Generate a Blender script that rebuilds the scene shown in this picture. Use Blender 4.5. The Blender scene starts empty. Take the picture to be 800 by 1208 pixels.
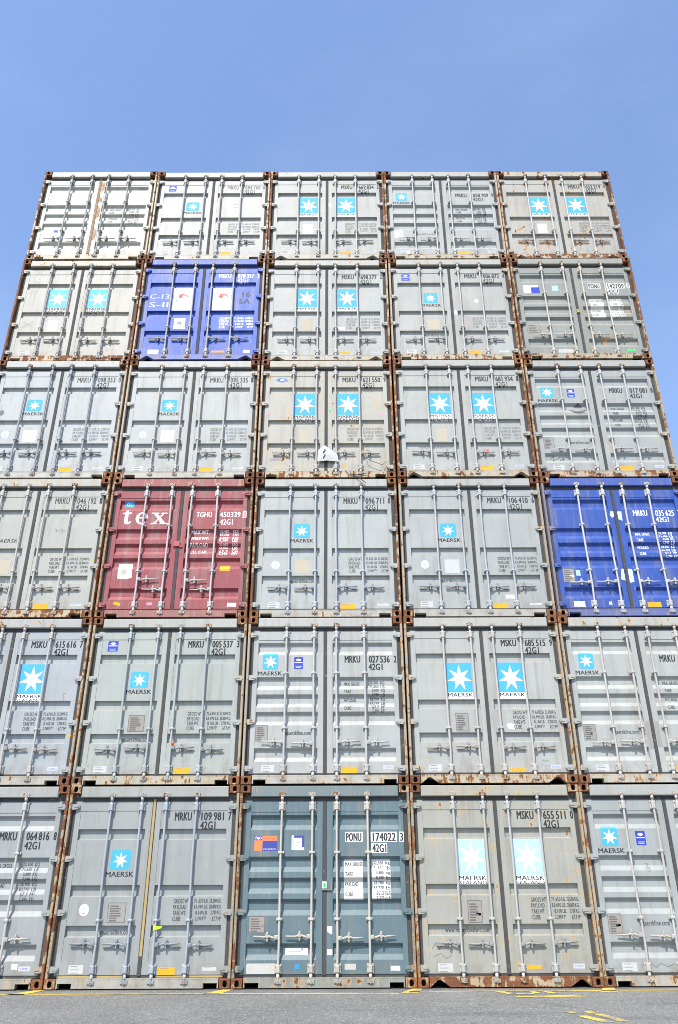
import bpy, bmesh, math, random
from mathutils import Matrix, Vector

random.seed(7)
sc = bpy.context.scene
COL = sc.collection
R = math.radians

# ------------------------------------------------------------------ materials
def new_mat(name):
    m = bpy.data.materials.new(name); m.use_nodes = True
    nt = m.node_tree; nt.nodes.clear()
    out = nt.nodes.new('ShaderNodeOutputMaterial')
    bs = nt.nodes.new('ShaderNodeBsdfPrincipled')
    nt.links.new(bs.outputs[0], out.inputs[0])
    return m, nt, bs

def N(nt, t, **kw):
    n = nt.nodes.new(t)
    for k, v in kw.items():
        if k == 'op': n.operation = v
        elif k == 'vals':
            for i, x in v.items(): n.inputs[i].default_value = x
        else: setattr(n, k, v)
    return n

def L(nt, a, b): nt.links.new(a, b)

def math_node(nt, op, a, b=None, clamp=False):
    n = nt.nodes.new('ShaderNodeMath'); n.operation = op; n.use_clamp = clamp
    for i, v in enumerate((a, b)):
        if v is None: continue
        if hasattr(v, 'is_output'): L(nt, v, n.inputs[i])
        else: n.inputs[i].default_value = v
    return n.outputs[0]

def smooth(nt, v, lo, hi):
    n = nt.nodes.new('ShaderNodeMapRange'); n.interpolation_type = 'SMOOTHSTEP'
    for i, x in ((0, v), (1, lo), (2, hi)):
        if hasattr(x, 'is_output'): L(nt, x, n.inputs[i])
        else: n.inputs[i].default_value = x
    n.inputs[3].default_value = 0; n.inputs[4].default_value = 1
    return n.outputs[0]

def mix(nt, f, a, b, blend='MIX'):
    n = nt.nodes.new('ShaderNodeMix'); n.data_type = 'RGBA'; n.blend_type = blend
    ins = (n.inputs[0], n.inputs[6], n.inputs[7])
    for s, x in zip(ins, (f, a, b)):
        if hasattr(x, 'is_output'): L(nt, x, s)
        elif isinstance(x, (int, float)): s.default_value = x
        else: s.default_value = (*x, 1)
    return n.outputs[2]

def noise(nt, vec, scale, detail=4, rough=0.55, mapping=None):
    if mapping:
        mp = nt.nodes.new('ShaderNodeMapping'); mp.inputs['Scale'].default_value = mapping
        L(nt, vec, mp.inputs[0]); vec = mp.outputs[0]
    n = nt.nodes.new('ShaderNodeTexNoise')
    n.inputs['Scale'].default_value = scale; n.inputs['Detail'].default_value = detail
    n.inputs['Roughness'].default_value = rough
    L(nt, vec, n.inputs['Vector'])
    return n.outputs[0]

def paint_material(name, rough=0.60, dirt=0.55, halo=True, metallic=0.0, bump=0.12, spec=.5):
    """Weathered paint: colour from the object's own colour, amount of rust from its alpha."""
    m, nt, bs = new_mat(name)
    oi = nt.nodes.new('ShaderNodeObjectInfo')
    pos = nt.nodes.new('ShaderNodeNewGeometry').outputs['Position']
    base, amount = oi.outputs['Color'], oi.outputs['Alpha']
    n1 = noise(nt, pos, 1.3, 5)
    n2 = noise(nt, pos, 1.0, 6, 0.6, (9, 9, 0.7))
    n3 = noise(nt, pos, 7.0, 8, 0.62)
    n4 = noise(nt, pos, 1.0, 5, 0.6, (26, 26, 2.2))
    n5 = noise(nt, pos, 60.0, 3, 0.6)
    tone = math_node(nt, 'MULTIPLY_ADD', n1, 0.34); nt.nodes[-1].inputs[2].default_value = 0.83
    c = mix(nt, 1.0, base, (1, 1, 1), 'MULTIPLY')
    hsv = nt.nodes.new('ShaderNodeHueSaturation'); L(nt, tone, hsv.inputs['Value']); L(nt, c, hsv.inputs['Color']); c = hsv.outputs[0]
    # grime that has run down the sheet
    d = smooth(nt, n2, 0.47, 0.76)
    d = math_node(nt, 'MULTIPLY', d, dirt)
    c = mix(nt, d, c, (0.20, 0.18, 0.15))
    lz = nt.nodes.new('ShaderNodeSeparateXYZ'); tc = nt.nodes.new('ShaderNodeTexCoord'); L(nt, tc.outputs['Object'], lz.inputs[0])
    low = smooth(nt, lz.outputs[2], .55, .05)
    lf = math_node(nt, 'MULTIPLY', math_node(nt, 'MULTIPLY', low, smooth(nt, noise(nt, pos, 5.5, 6, .65), .44, .66)), .42)
    c = mix(nt, lf, c, (0.155, 0.115, 0.075))
    # pale chalking
    ch = math_node(nt, 'MULTIPLY', smooth(nt, n4, 0.55, 0.8), 0.14)
    c = mix(nt, ch, c, (0.6, 0.6, 0.58))
    # light brown runs below rusty spots
    n6 = noise(nt, pos, 1.0, 6, .65, (24, 24, 1.1))
    rl = math_node(nt, 'SUBTRACT', 0.80, math_node(nt, 'MULTIPLY', amount, 0.50))
    run = math_node(nt, 'MULTIPLY', smooth(nt, n6, rl, math_node(nt, 'ADD', rl, .14)), .42)
    c = mix(nt, run, c, (0.34, 0.21, 0.09))
    # rust
    mx = math_node(nt, 'ADD', math_node(nt, 'MULTIPLY', n3, 0.66), math_node(nt, 'MULTIPLY', n4, 0.34))
    thr = math_node(nt, 'SUBTRACT', 0.74, math_node(nt, 'MULTIPLY', amount, 0.42))
    lo = math_node(nt, 'SUBTRACT', thr, 0.012); hi = math_node(nt, 'ADD', thr, 0.03)
    rust = smooth(nt, mx, lo, hi)
    hl = smooth(nt, mx, math_node(nt, 'SUBTRACT', thr, 0.10), thr)
    if halo:
        c = mix(nt, math_node(nt, 'MULTIPLY', hl, 0.55), c, (0.44, 0.29, 0.12))
    rr = nt.nodes.new('ShaderNodeValToRGB')
    e = rr.color_ramp.elements
    e[0].position = 0.30; e[0].color = (0.055, 0.022, 0.012, 1)
    e[1].position = 0.72; e[1].color = (0.36, 0.155, 0.05, 1)
    x = e.new(0.5); x.color = (0.15, 0.056, 0.022, 1)
    L(nt, math_node(nt, 'ADD', math_node(nt, 'MULTIPLY', n5, 0.5), math_node(nt, 'MULTIPLY', n1, 0.5)), rr.inputs[0])
    c = mix(nt, rust, c, rr.outputs[0])
    L(nt, c, bs.inputs['Base Color'])
    ro = math_node(nt, 'ADD', rough - 0.06, math_node(nt, 'MULTIPLY', n1, 0.12))
    ro = math_node(nt, 'ADD', ro, math_node(nt, 'MULTIPLY', rust, 0.35), clamp=True)
    L(nt, ro, bs.inputs['Roughness'])
    bs.inputs['Metallic'].default_value = metallic
    bs.inputs['Specular IOR Level'].default_value = spec
    bp = nt.nodes.new('ShaderNodeBump'); bp.inputs['Strength'].default_value = bump; bp.inputs['Distance'].default_value = 0.02
    big = noise(nt, pos, 2.2, 3, 0.55)
    hgt = math_node(nt, 'ADD', math_node(nt, 'MULTIPLY', big, 3.6), math_node(nt, 'MULTIPLY', mx, math_node(nt, 'ADD', 0.05, math_node(nt, 'MULTIPLY', rust, 0.4))))
    L(nt, hgt, bp.inputs['Height']); L(nt, bp.outputs[0], bs.inputs['Normal'])
    return m

PAINT = paint_material('weathered_paint')
ROD = paint_material('galvanised_rod', rough=0.62, dirt=0.12, bump=0.03, spec=.35)

def flat_mat(name, col, rough=0.55, worn=0.0, worncol=(0.45, 0.46, 0.46), scale=30):
    m, nt, bs = new_mat(name)
    pos = nt.nodes.new('ShaderNodeNewGeometry').outputs['Position']
    n = noise(nt, pos, scale, 5, 0.65)
    nb = noise(nt, pos, 3, 3)
    t = math_node(nt, 'MULTIPLY_ADD', nb, 0.2); nt.nodes[-1].inputs[2].default_value = 0.9
    hsv = nt.nodes.new('ShaderNodeHueSaturation'); hsv.inputs['Color'].default_value = (*col, 1); L(nt, t, hsv.inputs['Value'])
    c = hsv.outputs[0]
    if worn > 0:
        c = mix(nt, smooth(nt, n, 0.72 - worn * 0.4, 0.80 - worn * 0.4), c, worncol)
    L(nt, c, bs.inputs['Base Color'])
    bs.inputs['Roughness'].default_value = min(rough + .2, .9); bs.inputs['Specular IOR Level'].default_value = .35
    return m

M = {}
for k, col, ro, wn in [
    ('black', (0.025, 0.026, 0.03), .6, 0), ('ink', (0.045, 0.047, 0.05), .6, 0), ('faint', (0.15, 0.152, 0.15), .6, 0),
    ('white', (0.80, 0.80, 0.78), .5, .06), ('label', (0.44, 0.44, 0.425), .6, .1), ('paper', (0.56, 0.55, 0.51), .7, .15), ('sky', (0.055, 0.335, 0.64), .5, .06), ('mid_sky', (0.13, 0.44, 0.68), .6, .12),
    ('pale_sky', (0.37, 0.58, 0.66), .7, .12), ('purple', (0.032, 0.045, 0.36), .5, .1), ('yellow', (0.64, 0.32, 0.016), .5, .04),
    ('plate', (0.26, 0.23, 0.20), .55, .25), ('cream', (0.41, 0.36, 0.275), .6, .2), ('greyplate', (0.26, 0.245, 0.225), .5, .2),
    ('orange', (0.78, 0.20, 0.06), .5, .04), ('navy', (0.05, 0.055, 0.25), .5, .04), ('blue', (0.03, 0.25, 0.75), .5, 0),
    ('green', (0.02, 0.65, 0.10), .5, 0), ('lime', (0.45, 0.85, 0.03), .5, 0), ('red', (0.62, 0.10, 0.08), .5, .1),
    ('pink', (0.75, 0.25, 0.40), .5, 0), ('tape', (0.45, 0.68, 0.74), .35, .1), ('mustard', (0.36, 0.265, 0.105), .7, .2),
    ('grey', (0.11, 0.105, 0.10), .7, .12), ('wire', (0.06, 0.055, 0.05), .6, 0), ('linkblue', (0.08, 0.18, 0.55), .6, .1),
    ('dust', (0.42, 0.40, 0.35), .8, .5), ('rusttan', (0.36, 0.20, 0.10), .8, .45), ('brown', (0.25, 0.17, 0.10), .8, .3), ('stencil', (0.46, 0.49, 0.60), .7, .6)]:
    M[k] = flat_mat(k + '_decal', col, ro, wn)
M['rubber'] = flat_mat('gasket_rubber', (0.060, 0.058, 0.056), .75, .25, (0.17, 0.15, 0.13), 12)
M['dark'] = flat_mat('casting_hole_shade', (0.03, 0.024, 0.02), .9)  # shade inside the corner casting holes, put into the colour

def asphalt_material():
    m, nt, bs = new_mat('asphalt')
    pos = nt.nodes.new('ShaderNodeNewGeometry').outputs['Position']
    a = noise(nt, pos, 0.8, 5, 0.6); b = noise(nt, pos, 38, 4, 0.7); v = nt.nodes.new('ShaderNodeTexVoronoi')
    v.inputs['Scale'].default_value = 70; L(nt, pos, v.inputs['Vector'])
    c = mix(nt, smooth(nt, a, .3, .7), (0.122, 0.122, 0.113), (0.162, 0.161, 0.149))
    c = mix(nt, smooth(nt, b, .38, .62), c, (0.10, 0.10, 0.10), 'MIX')
    nt.nodes[-1].inputs[0].default_value = 0
    sp = nt.nodes.new('ShaderNodeValToRGB'); sp.color_ramp.elements[0].position = .35; sp.color_ramp.elements[0].color = (.60, .60, .60, 1)
    sp.color_ramp.elements[1].position = .65; sp.color_ramp.elements[1].color = (1.30, 1.30, 1.28, 1)
    L(nt, b, sp.inputs[0]); c = mix(nt, 1.0, mix(nt, smooth(nt, a, .3, .7), (0.122, 0.122, 0.113), (0.162, 0.161, 0.149)), sp.outputs[0], 'MULTIPLY')
    st = nt.nodes.new('ShaderNodeSeparateColor'); L(nt, v.outputs['Color'], st.inputs[0])
    c = mix(nt, math_node(nt, 'MULTIPLY', smooth(nt, st.outputs[0], .86, .9), .5), c, (0.40, 0.39, 0.37))
    # long dark stains, painted contact shadow, old cracks
    s = noise(nt, pos, 1.0, 5, .6, (0.25, 1.6, 1))
    c = mix(nt, math_node(nt, 'MULTIPLY', smooth(nt, s, .54, .70), .55), c, (0.075, 0.073, 0.07))
    blot = noise(nt, pos, 2.1, 5, .7)
    c = mix(nt, math_node(nt, 'MULTIPLY', smooth(nt, blot, .60, .68), .45), c, (0.06, 0.058, 0.055))
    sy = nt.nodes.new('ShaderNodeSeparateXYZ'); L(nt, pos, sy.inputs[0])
    contact_shade = smooth(nt, math_node(nt, 'ADD', sy.outputs[1], math_node(nt, 'MULTIPLY', noise(nt, pos, 6, 4), .25)), -.10, .16)
    c = mix(nt, math_node(nt, 'MULTIPLY', contact_shade, .6), c, (0.07, 0.055, 0.042))  # contact shadow along the foot of the stack, painted into the asphalt colour
    wv = nt.nodes.new('ShaderNodeTexVoronoi'); wv.feature = 'DISTANCE_TO_EDGE'; wv.inputs['Scale'].default_value = .33
    wp = noise(nt, pos, 1.5, 4)
    ad = nt.nodes.new('ShaderNodeVectorMath'); ad.operation = 'ADD'; L(nt, pos, ad.inputs[0]); L(nt, nt.nodes[-2].outputs[1], ad.inputs[1]); L(nt, ad.outputs[0], wv.inputs['Vector'])
    cr = smooth(nt, wv.outputs['Distance'], .004, .0)
    c = mix(nt, math_node(nt, 'MULTIPLY', cr, .6), c, (0.05, 0.05, 0.05))
    L(nt, c, bs.inputs['Base Color']); bs.inputs['Roughness'].default_value = .85
    bp = nt.nodes.new('ShaderNodeBump'); bp.inputs['Strength'].default_value = .5; bp.inputs['Distance'].default_value = .01
    L(nt, b, bp.inputs['Height']); L(nt, bp.outputs[0], bs.inputs['Normal'])
    return m

def road_paint_material():
    m, nt, bs = new_mat('worn_yellow_paint')
    pos = nt.nodes.new('ShaderNodeNewGeometry').outputs['Position']
    b = noise(nt, pos, 24, 5, .7); a = noise(nt, pos, 2.2, 4, .6)
    w = math_node(nt, 'ADD', math_node(nt, 'MULTIPLY', b, .5), math_node(nt, 'MULTIPLY', a, .5))
    c = mix(nt, smooth(nt, w, .47, .60), (0.60, 0.42, 0.06), (0.18, 0.175, 0.15))
    L(nt, c, bs.inputs['Base Color']); bs.inputs['Roughness'].default_value = .75
    return m

# ------------------------------------------------------------------ mesh builder
class MB:
    def __init__(s): s.v, s.f, s.m, s.s = [], [], [], []
    def face(s, idx, mat=0, sm=False): s.f.append(tuple(idx)); s.m.append(mat); s.s.append(sm)
    def add(s, vs): n = len(s.v); s.v.extend(vs); return n
    def quad(s, a, b, c, d, mat=0): n = s.add([a, b, c, d]); s.face((n, n + 1, n + 2, n + 3), mat)
    def box(s, x0, x1, y0, y1, z0, z1, mat=0, bev=0.0):
        """box; with bev its front (low y) edges are chamfered"""
        if bev <= 0:
            n = s.add([(x0, y0, z0), (x1, y0, z0), (x1, y1, z0), (x0, y1, z0), (x0, y0, z1), (x1, y0, z1), (x1, y1, z1), (x0, y1, z1)])
            for q in ((0, 1, 5, 4), (1, 2, 6, 5), (2, 3, 7, 6), (3, 0, 4, 7), (4, 5, 6, 7), (3, 2, 1, 0)): s.face([n + i for i in q], mat)
            return
        b = bev
        r0 = [(x0 + b, y0, z0 + b), (x1 - b, y0, z0 + b), (x1 - b, y0, z1 - b), (x0 + b, y0, z1 - b)]
        r1 = [(x0, y0 + b, z0), (x1, y0 + b, z0), (x1, y0 + b, z1), (x0, y0 + b, z1)]
        r2 = [(x, y1, z) for x, _, z in r1]
        n = s.add(r0 + r1 + r2)
        s.face((n, n + 1, n + 2, n + 3), mat); s.face((n + 11, n + 10, n + 9, n + 8), mat)
        for k in range(4):
            j = (k + 1) % 4
            s.face((n + k, n + 4 + k, n + 4 + j, n + j), mat); s.face((n + 4 + k, n + 8 + k, n + 8 + j, n + 4 + j), mat)
    def prism(s, pts, y0, y1, mat=0):
        """outline in x,z (counter-clockwise seen from the front) pushed from y0 back to y1"""
        k = len(pts); n = s.add([(x, y0, z) for x, z in pts] + [(x, y1, z) for x, z in pts])
        s.face(range(n, n + k), mat); s.face(range(n + 2 * k - 1, n + k - 1, -1), mat)
        for i in range(k):
            j = (i + 1) % k
            s.face((n + i, n + k + i, n + k + j, n + j), mat)
    def tube(s, pts, r, sides=10, mat=0, flat=1.0):
        """swept round bar along a path; flat squeezes it front to back"""
        pts = [Vector(p) for p in pts]; rings = []
        for i, p in enumerate(pts):
            d = (pts[min(i + 1, len(pts) - 1)] - pts[max(i - 1, 0)]).normalized()
            up = Vector((0, 1, 0)) if abs(d.y) < .9 else Vector((1, 0, 0))
            u = d.cross(up).normalized(); w = u.cross(d)
            rr = r[i] if isinstance(r, (list, tuple)) else r
            rings.append(s.add([tuple(p + u * math.cos(2 * math.pi * k / sides) * rr + w * math.sin(2 * math.pi * k / sides) * rr * flat) for k in range(sides)]))
        for a, b in zip(rings, rings[1:]):
            for k in range(sides):
                j = (k + 1) % sides
                s.face((a + k, a + j, b + j, b + k), mat, True)
        s.face([rings[0] + k for k in reversed(range(sides))], mat); s.face([rings[-1] + k for k in range(sides)], mat)
    def mesh(s, name, mats):
        me = bpy.data.meshes.new(name)
        me.from_pydata(s.v, [], s.f)
        for m in mats: me.materials.append(m)
        me.polygons.foreach_set('material_index', s.m); me.polygons.foreach_set('use_smooth', s.s)
        bm = bmesh.new(); bm.from_mesh(me); bmesh.ops.recalc_face_normals(bm, faces=bm.faces); bm.to_mesh(me); bm.free()
        me.update()
        return me

def link(name, me, parent=None, col=None):
    o = bpy.data.objects.new(name, me); COL.objects.link(o)
    if parent is not None: o.parent = parent
    if col: o.color = col
    return o

def tag(o, label=None, cat=None, group=None, kind=None):
    for k, v in (('label', label), ('category', cat), ('group', group), ('kind', kind)):
        if v: o[k] = v

CACHE = {}
def cached(key, fn):
    if key not in CACHE: CACHE[key] = fn()
    return CACHE[key]

# ------------------------------------------------------------------ container geometry (local: x across, y back, z up; front face y = 0)
W2, H = 1.2335, 2.591
DOOR_Y, RECESS = 0.055, 0.006
PANEL = {'A': (0.104, 1.064, 0.312, 2.238), 'B': (0.114, 1.066, 0.305, 2.214)}
GROOVES = {'A': [(1.990, 1.842), (1.255, 1.106), (0.752, 0.606)],
           'B': [(2.172, 1.970), (1.616, 1.415), (1.342, 1.140), (1.073, 0.866), (0.528, 0.328)]}

def profile(kind):
    """(z, depth) of the door sheet from bottom to top"""
    _, _, zb, zt = PANEL[kind]
    p = [(zb, RECESS)]
    for t, b in sorted(GROOVES[kind], key=lambda g: g[1]):
        if kind == 'A': p += [(b, RECESS), (b + .016, RECESS + .045), (t - .005, RECESS + .045), (t, RECESS)]
        else: p += [(b, RECESS), (b + .066, RECESS + .042), (t - .040, RECESS + .042), (t, RECESS)]
    p.append((zt, RECESS))
    return p

PROF = {k: profile(k) for k in 'AB'}

def surf_depth(kind, x, z):
    pa, pb, zb, zt = PANEL[kind]
    if not (pa < abs(x) < pb and zb < z < zt): return 0.0
    p = PROF[kind]
    for (z0, d0), (z1, d1) in zip(p, p[1:]):
        if z0 <= z <= z1: return d0 + (d1 - d0) * (z - z0) / max(z1 - z0, 1e-6)
    return RECESS

def door_mesh(kind, side):
    b = MB(); pa, pb, zb, zt = PANEL[kind]
    xs = (-1.140, -.025) if side < 0 else (.025, 1.140)
    ps = (-pb, -pa) if side < 0 else (pa, pb)
    z0, z1 = .157, 2.366; y = DOOR_Y; e = .007
    X0, X1 = xs[0] + e, xs[1] - e; Z0, Z1 = z0 + e, z1 - e
    for q in (((X0, Z0), (X1, zb)), ((X0, zt), (X1, Z1)), ((X0, zb), (ps[0], zt)), ((ps[1], zb), (X1, zt))):
        (a, c), (d, f) = q
        b.quad((a, y, c), (d, y, c), (d, y, f), (a, y, f))
    r0 = [(X0, y, Z0), (X1, y, Z0), (X1, y, Z1), (X0, y, Z1)]
    r1 = [(xs[0], y + e, z0), (xs[1], y + e, z0), (xs[1], y + e, z1), (xs[0], y + e, z1)]
    r2 = [(p[0], y + .055, p[2]) for p in r1]
    for k in range(4):
        j = (k + 1) % 4
        b.quad(r0[k], r1[k], r1[j], r0[j]); b.quad(r1[k], r2[k], r2[j], r1[j])
    b.quad(r2[0], r2[3], r2[2], r2[1])
    P = PROF[kind]
    for (za, da), (zc, dc) in zip(P, P[1:]):
        b.quad((ps[0], y + da, za), (ps[1], y + da, za), (ps[1], y + dc, zc), (ps[0], y + dc, zc))
        for x in ps:
            b.quad((x, y, za), (x, y + da, za), (x, y + dc, zc), (x, y, zc))
    for z in (zb, zt):
        b.quad((ps[0], y, z), (ps[1], y, z), (ps[1], y + RECESS, z), (ps[0], y + RECESS, z))
    return b.mesh('door', [PAINT])

def gasket_mesh(side, tape):
    """the rubber lip round one door leaf"""
    b = MB(); s = side; y = .068
    xo, xi = 1.192, 1.134
    lo, hi = (-xo, -xi) if s < 0 else (xi, xo)
    b.box(lo, hi, y, y + .04, .130, 2.418)
    lo, hi = (-.030, .0) if s < 0 else (.0005, .030)
    if s < 0:
        b.box(-.0235, .0235, .052, .10, .15, 2.37)
    a, c = (-xi - .001, -.002) if s < 0 else (.002, xi - .001)
    b.box(a, c, y - .004, y + .04, .1285, .1565); b.box(a, c, y - .004, y + .04, 2.3665, 2.4185)
    return b.mesh('gasket', [tape or M['rubber']])

def header_mesh():
    b = MB(); b.box(-1.074, 1.074, .004, .13, 2.419, 2.571, bev=.010); return b.mesh('door_header', [PAINT])

def sill_mesh(cut):
    b = MB(); z0, z1 = .009, .127
    if cut == 'rect':
        pts = [(-1.074, z0), (-1.058, z0), (-1.058, .068), (-.872, .068), (-.872, z0), (.872, z0), (.872, .068), (1.058, .068), (1.058, z0), (1.074, z0), (1.074, z1), (-1.074, z1)]
    else:
        pts = [(-1.074, z0), (-1.068, z0), (-.965, .092), (-.930, .092), (-.80, z0), (.80, z0), (.930, .092), (.965, .092), (1.068, z0), (1.074, z0), (1.074, z1), (-1.074, z1)]
    b.prism(pts, .004, .10)
    b.box(-1.074, 1.074, .0025, .004, z1 - .014, z1 + .0015)      # the ridge along the top of the sill
    return b.mesh('door_sill', [PAINT])

def post_mesh(side):
    b = MB()
    x0, x1 = (-W2, -1.195) if side < 0 else (1.195, W2)
    b.box(x0, x1, .0, .15, .117, 2.474, bev=.006)
    lo, hi = (-1.196, -1.140) if side < 0 else (1.140, 1.196)
    b.box(lo, hi, .112, .149, .117, 2.474)
    return b.mesh('corner_post', [PAINT])

def casting_mesh(sx, top):
    """corner block with the oval twist-lock hole in its face"""
    b = MB()
    w, h, d = .150, .118, .178
    x0, x1 = (-W2 - .002, -W2 - .002 + w) if sx < 0 else (W2 + .002 - w, W2 + .002)
    z0, z1 = (0.0, h) if not top else (H - h, H)
    e = .008; y = -.003
    cx, cz = (x0 + x1) / 2, (z0 + z1) / 2
    n = 16
    hole = []
    for k in range(n):
        a = 2 * math.pi * (k + .5) / n
        ca, sa = math.cos(a), math.sin(a)
        hole.append((cx + .030 * math.copysign(abs(ca) ** .75, ca), cz + .039 * math.copysign(abs(sa) ** .75, sa)))
    ring = []
    for k in range(n):
        a = 2 * math.pi * (k + .5) / n
        ca, sa = math.cos(a), math.sin(a)
        t = min((w / 2 - e) / abs(ca), (h / 2 - e) / abs(sa))
        ring.append([cx + ca * t, cz + sa * t])
    cs = [(x1 - e, z1 - e), (x0 + e, z1 - e), (x0 + e, z0 + e), (x1 - e, z0 + e)]
    for c in cs:                                                   # snap the nearest ring point to each corner
        k = min(range(n), key=lambda i: (ring[i][0] - c[0]) ** 2 + (ring[i][1] - c[1]) ** 2); ring[k] = list(c)
    i0 = b.add([(p[0], y, p[1]) for p in ring]); i1 = b.add([(p[0], y + .004, p[1]) for p in hole]); i2 = b.add([(p[0], y + .10, p[1]) for p in hole])
    for k in range(n):
        j = (k + 1) % n
        b.face((i0 + k, i0 + j, i1 + j, i1 + k)); b.face((i1 + k, i1 + j, i2 + j, i2 + k), 1)
    b.face(range(i2, i2 + n), 1)
    r0 = [(x0 + e, y, z0 + e), (x1 - e, y, z0 + e), (x1 - e, y, z1 - e), (x0 + e, y, z1 - e)]
    r1 = [(x0, y + e, z0), (x1, y + e, z0), (x1, y + e, z1), (x0, y + e, z1)]
    r2 = [(p[0], d, p[2]) for p in r1]
    for k in range(4):
        j = (k + 1) % 4
        b.quad(r0[k], r1[k], r1[j], r0[j]); b.quad(r1[k], r2[k], r2[j], r1[j])
    b.quad(r2[0], r2[3], r2[2], r2[1])
    return b.mesh('corner_casting', [PAINT, M['dark']])

def body_mesh():
    """ribbed side walls, roof, rails, floor frame and the far end frame"""
    b = MB(); Lc = 12.192; x = 1.205
    p, d = .278, .036
    for s in (-1, 1):
        ys = []; y = .20
        while y < Lc - .35:
            for dy, dx in ((0, 0), (.07, 0), (.138, d), (.208, d)): ys.append((y + dy, dx))
            y += p
        ys.append((Lc - .16, 0)); ys.insert(0, (.145, 0))
        for (ya, da), (yb, db) in zip(ys, ys[1:]):
            b.quad((s * (x - da), ya, .17), (s * (x - db), yb, .17), (s * (x - db), yb, 2.50), (s * (x - da), ya, 2.50))
        xa, xb = sorted((s * 1.213, s * 1.150))
        b.box(xa, xb, .175, Lc - .16, .012, .171); b.box(xa, xb, .175, Lc - .16, 2.499, 2.560)
        xa, xb = sorted((s * 1.190, s * W2)); b.box(xa, xb, Lc - .15, Lc, .0, H)
    y = .18; zr = 2.572
    while y < Lc - .3:
        q = [(y, 0), (y + .08, 0), (y + .12, -.018), (y + .17, -.018), (y + .209, 0)]
        for (ya, da), (yb, db) in zip(q, q[1:]):
            b.quad((-1.15, ya, zr + da), (1.15, ya, zr + da), (1.15, yb, zr + db), (-1.15, yb, zr + db))
        y += .209
    b.box(-1.19, 1.19, .131, .19, 2.425, 2.565)
    b.box(-1.15, 1.15, .115, .14, .131, 2.42)
    b.box(-1.15, 1.15, .30, Lc - .05, .10, .16)
    b.box(-1.19, 1.19, Lc - .06, Lc - .01, .02, 2.56)
    return b.mesh('body', [PAINT])

def hinge_mesh(side, z):
    b = MB(); s = side
    pts = [(1.228, -.034), (1.228, .030), (1.178, .037), (1.112, .034), (1.082, .016), (1.082, -.012), (1.112, -.036), (1.176, -.042)]
    P = [(s * a, z + c) for a, c in pts]
    if s > 0: P.reverse()
    b.prism(P, .020, .0545)
    b.tube([(s * 1.206, .010, z - .046), (s * 1.206, .014, z + .044)], .013, 8)
    b.box(*sorted((s * 1.155, s * 1.095)), .013, .0205, z - .010, z + .012)
    return b.mesh('hinge', [PAINT])

def rod_mesh(x, kind, seed):
    b = MB(); y = .012; rnd = random.Random(seed)
    q = (0, .005, -.006, .009)[seed]
    b.tube([(x, y, .055), (x, y, .25), (x + q * .8, y, .55), (x + q * .2, y, .82), (x - q * .3, y, 1.2), (x - q, y - abs(q) * .3, 1.6), (x - q * .5, y, 2.0), (x, y, 2.25), (x, y, 2.482)], .0165, 12)
    for z0, z1 in ((2.225, 2.350), (.168, .285)):                 # bearing brackets bolted on the door
        b.box(x - .047, x + .047, .030, .0545, z0, z1, bev=.005)
        b.box(x - .028, x + .026, -.011, .031, z0 + .012, z1 - .012, bev=.008)
        for sx in (-.037, .037):
            for zz in (z0 + .022, z1 - .022): b.tube([(x + sx, .031, zz), (x + sx, .020, zz)], .009, 6)
    guides = (1.667, .820) if kind == 'B' else (.815,)
    for z in guides:
        b.box(x - .044, x + .044, .034, .0545, z - .020, z + .020, bev=.004)
        b.box(x - .026, x + .026, -.011, .035, z - .016, z + .016, bev=.006)
        for sx in (-.035, .035): b.tube([(x + sx, .035, z), (x + sx, .026, z)], .008, 6)
    for z, sg in ((2.448, 1), (.082, -1)):                         # cam heads
        b.tube([(x, y, z - sg * .085), (x, y, z - sg * .02)], [.021, .026], 10)
        b.tube([(x, -.018, z), (x, .003, z)], .024, 10)
    return b.mesh('lock_rod', [ROD])

def keeper_mesh(x, z):
    b = MB()
    b.box(x - .046, x - .020, -.012, .0035, z - .024, z + .028, bev=.005)
    b.box(x + .020, x + .046, -.012, .0035, z - .028, z + .024, bev=.005)
    b.box(x - .014, x + .014, -.024, .002, z - .006, z + .030, bev=.004)
    return b.mesh('cam_keeper', [ROD])

def handle_mesh(x, dr, z, kind, seed):
    b = MB(); rnd = random.Random(seed); y = .030
    q = rnd.uniform(-.006, .006)
    b.box(*sorted((x + dr * .010, x + dr * .062)), -.006, .034, z - .027, z + .027, bev=.006)     # clevis on the rod
    b.tube([(x + dr * .038, -.012, z), (x + dr * .038, .0, z)], .011, 8)
    pth = [(.05, -.002), (.085, -.004), (.125, .012), (.170, .014), (.205, .002), (.240, .004 + q), (.350, .008 + q)]
    b.tube([(x + dr * a, y - (.012 if a < .22 else .004), z + c) for a, c in pth], [.015, .015, .014, .014, .012, .012, .010], 8, flat=.6)
    if kind != 'B':
        pth2 = [(.145, .008), (.175, -.006), (.215, -.022), (.335, -.026)]
        b.tube([(x + dr * a, .038, z + c) for a, c in pth2], .012, 8, flat=.6)                     # the catch bar behind it
    hx = x + dr * .158
    b.box(hx - .026, hx + .026, .030, .0545, z - .034, z + .040, bev=.006)                        # retainer
    b.tube([(hx, .004, z + .010), (hx, .03, z + .010)], .019, 10)
    b.box(hx - .014, hx + .014, .006, .032, z + .026, z + .068, bev=.006)
    b.box(hx - .011, hx + .011, .010, .032, z - .052, z - .010, bev=.006)
    return b.mesh('handle', [ROD])

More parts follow.
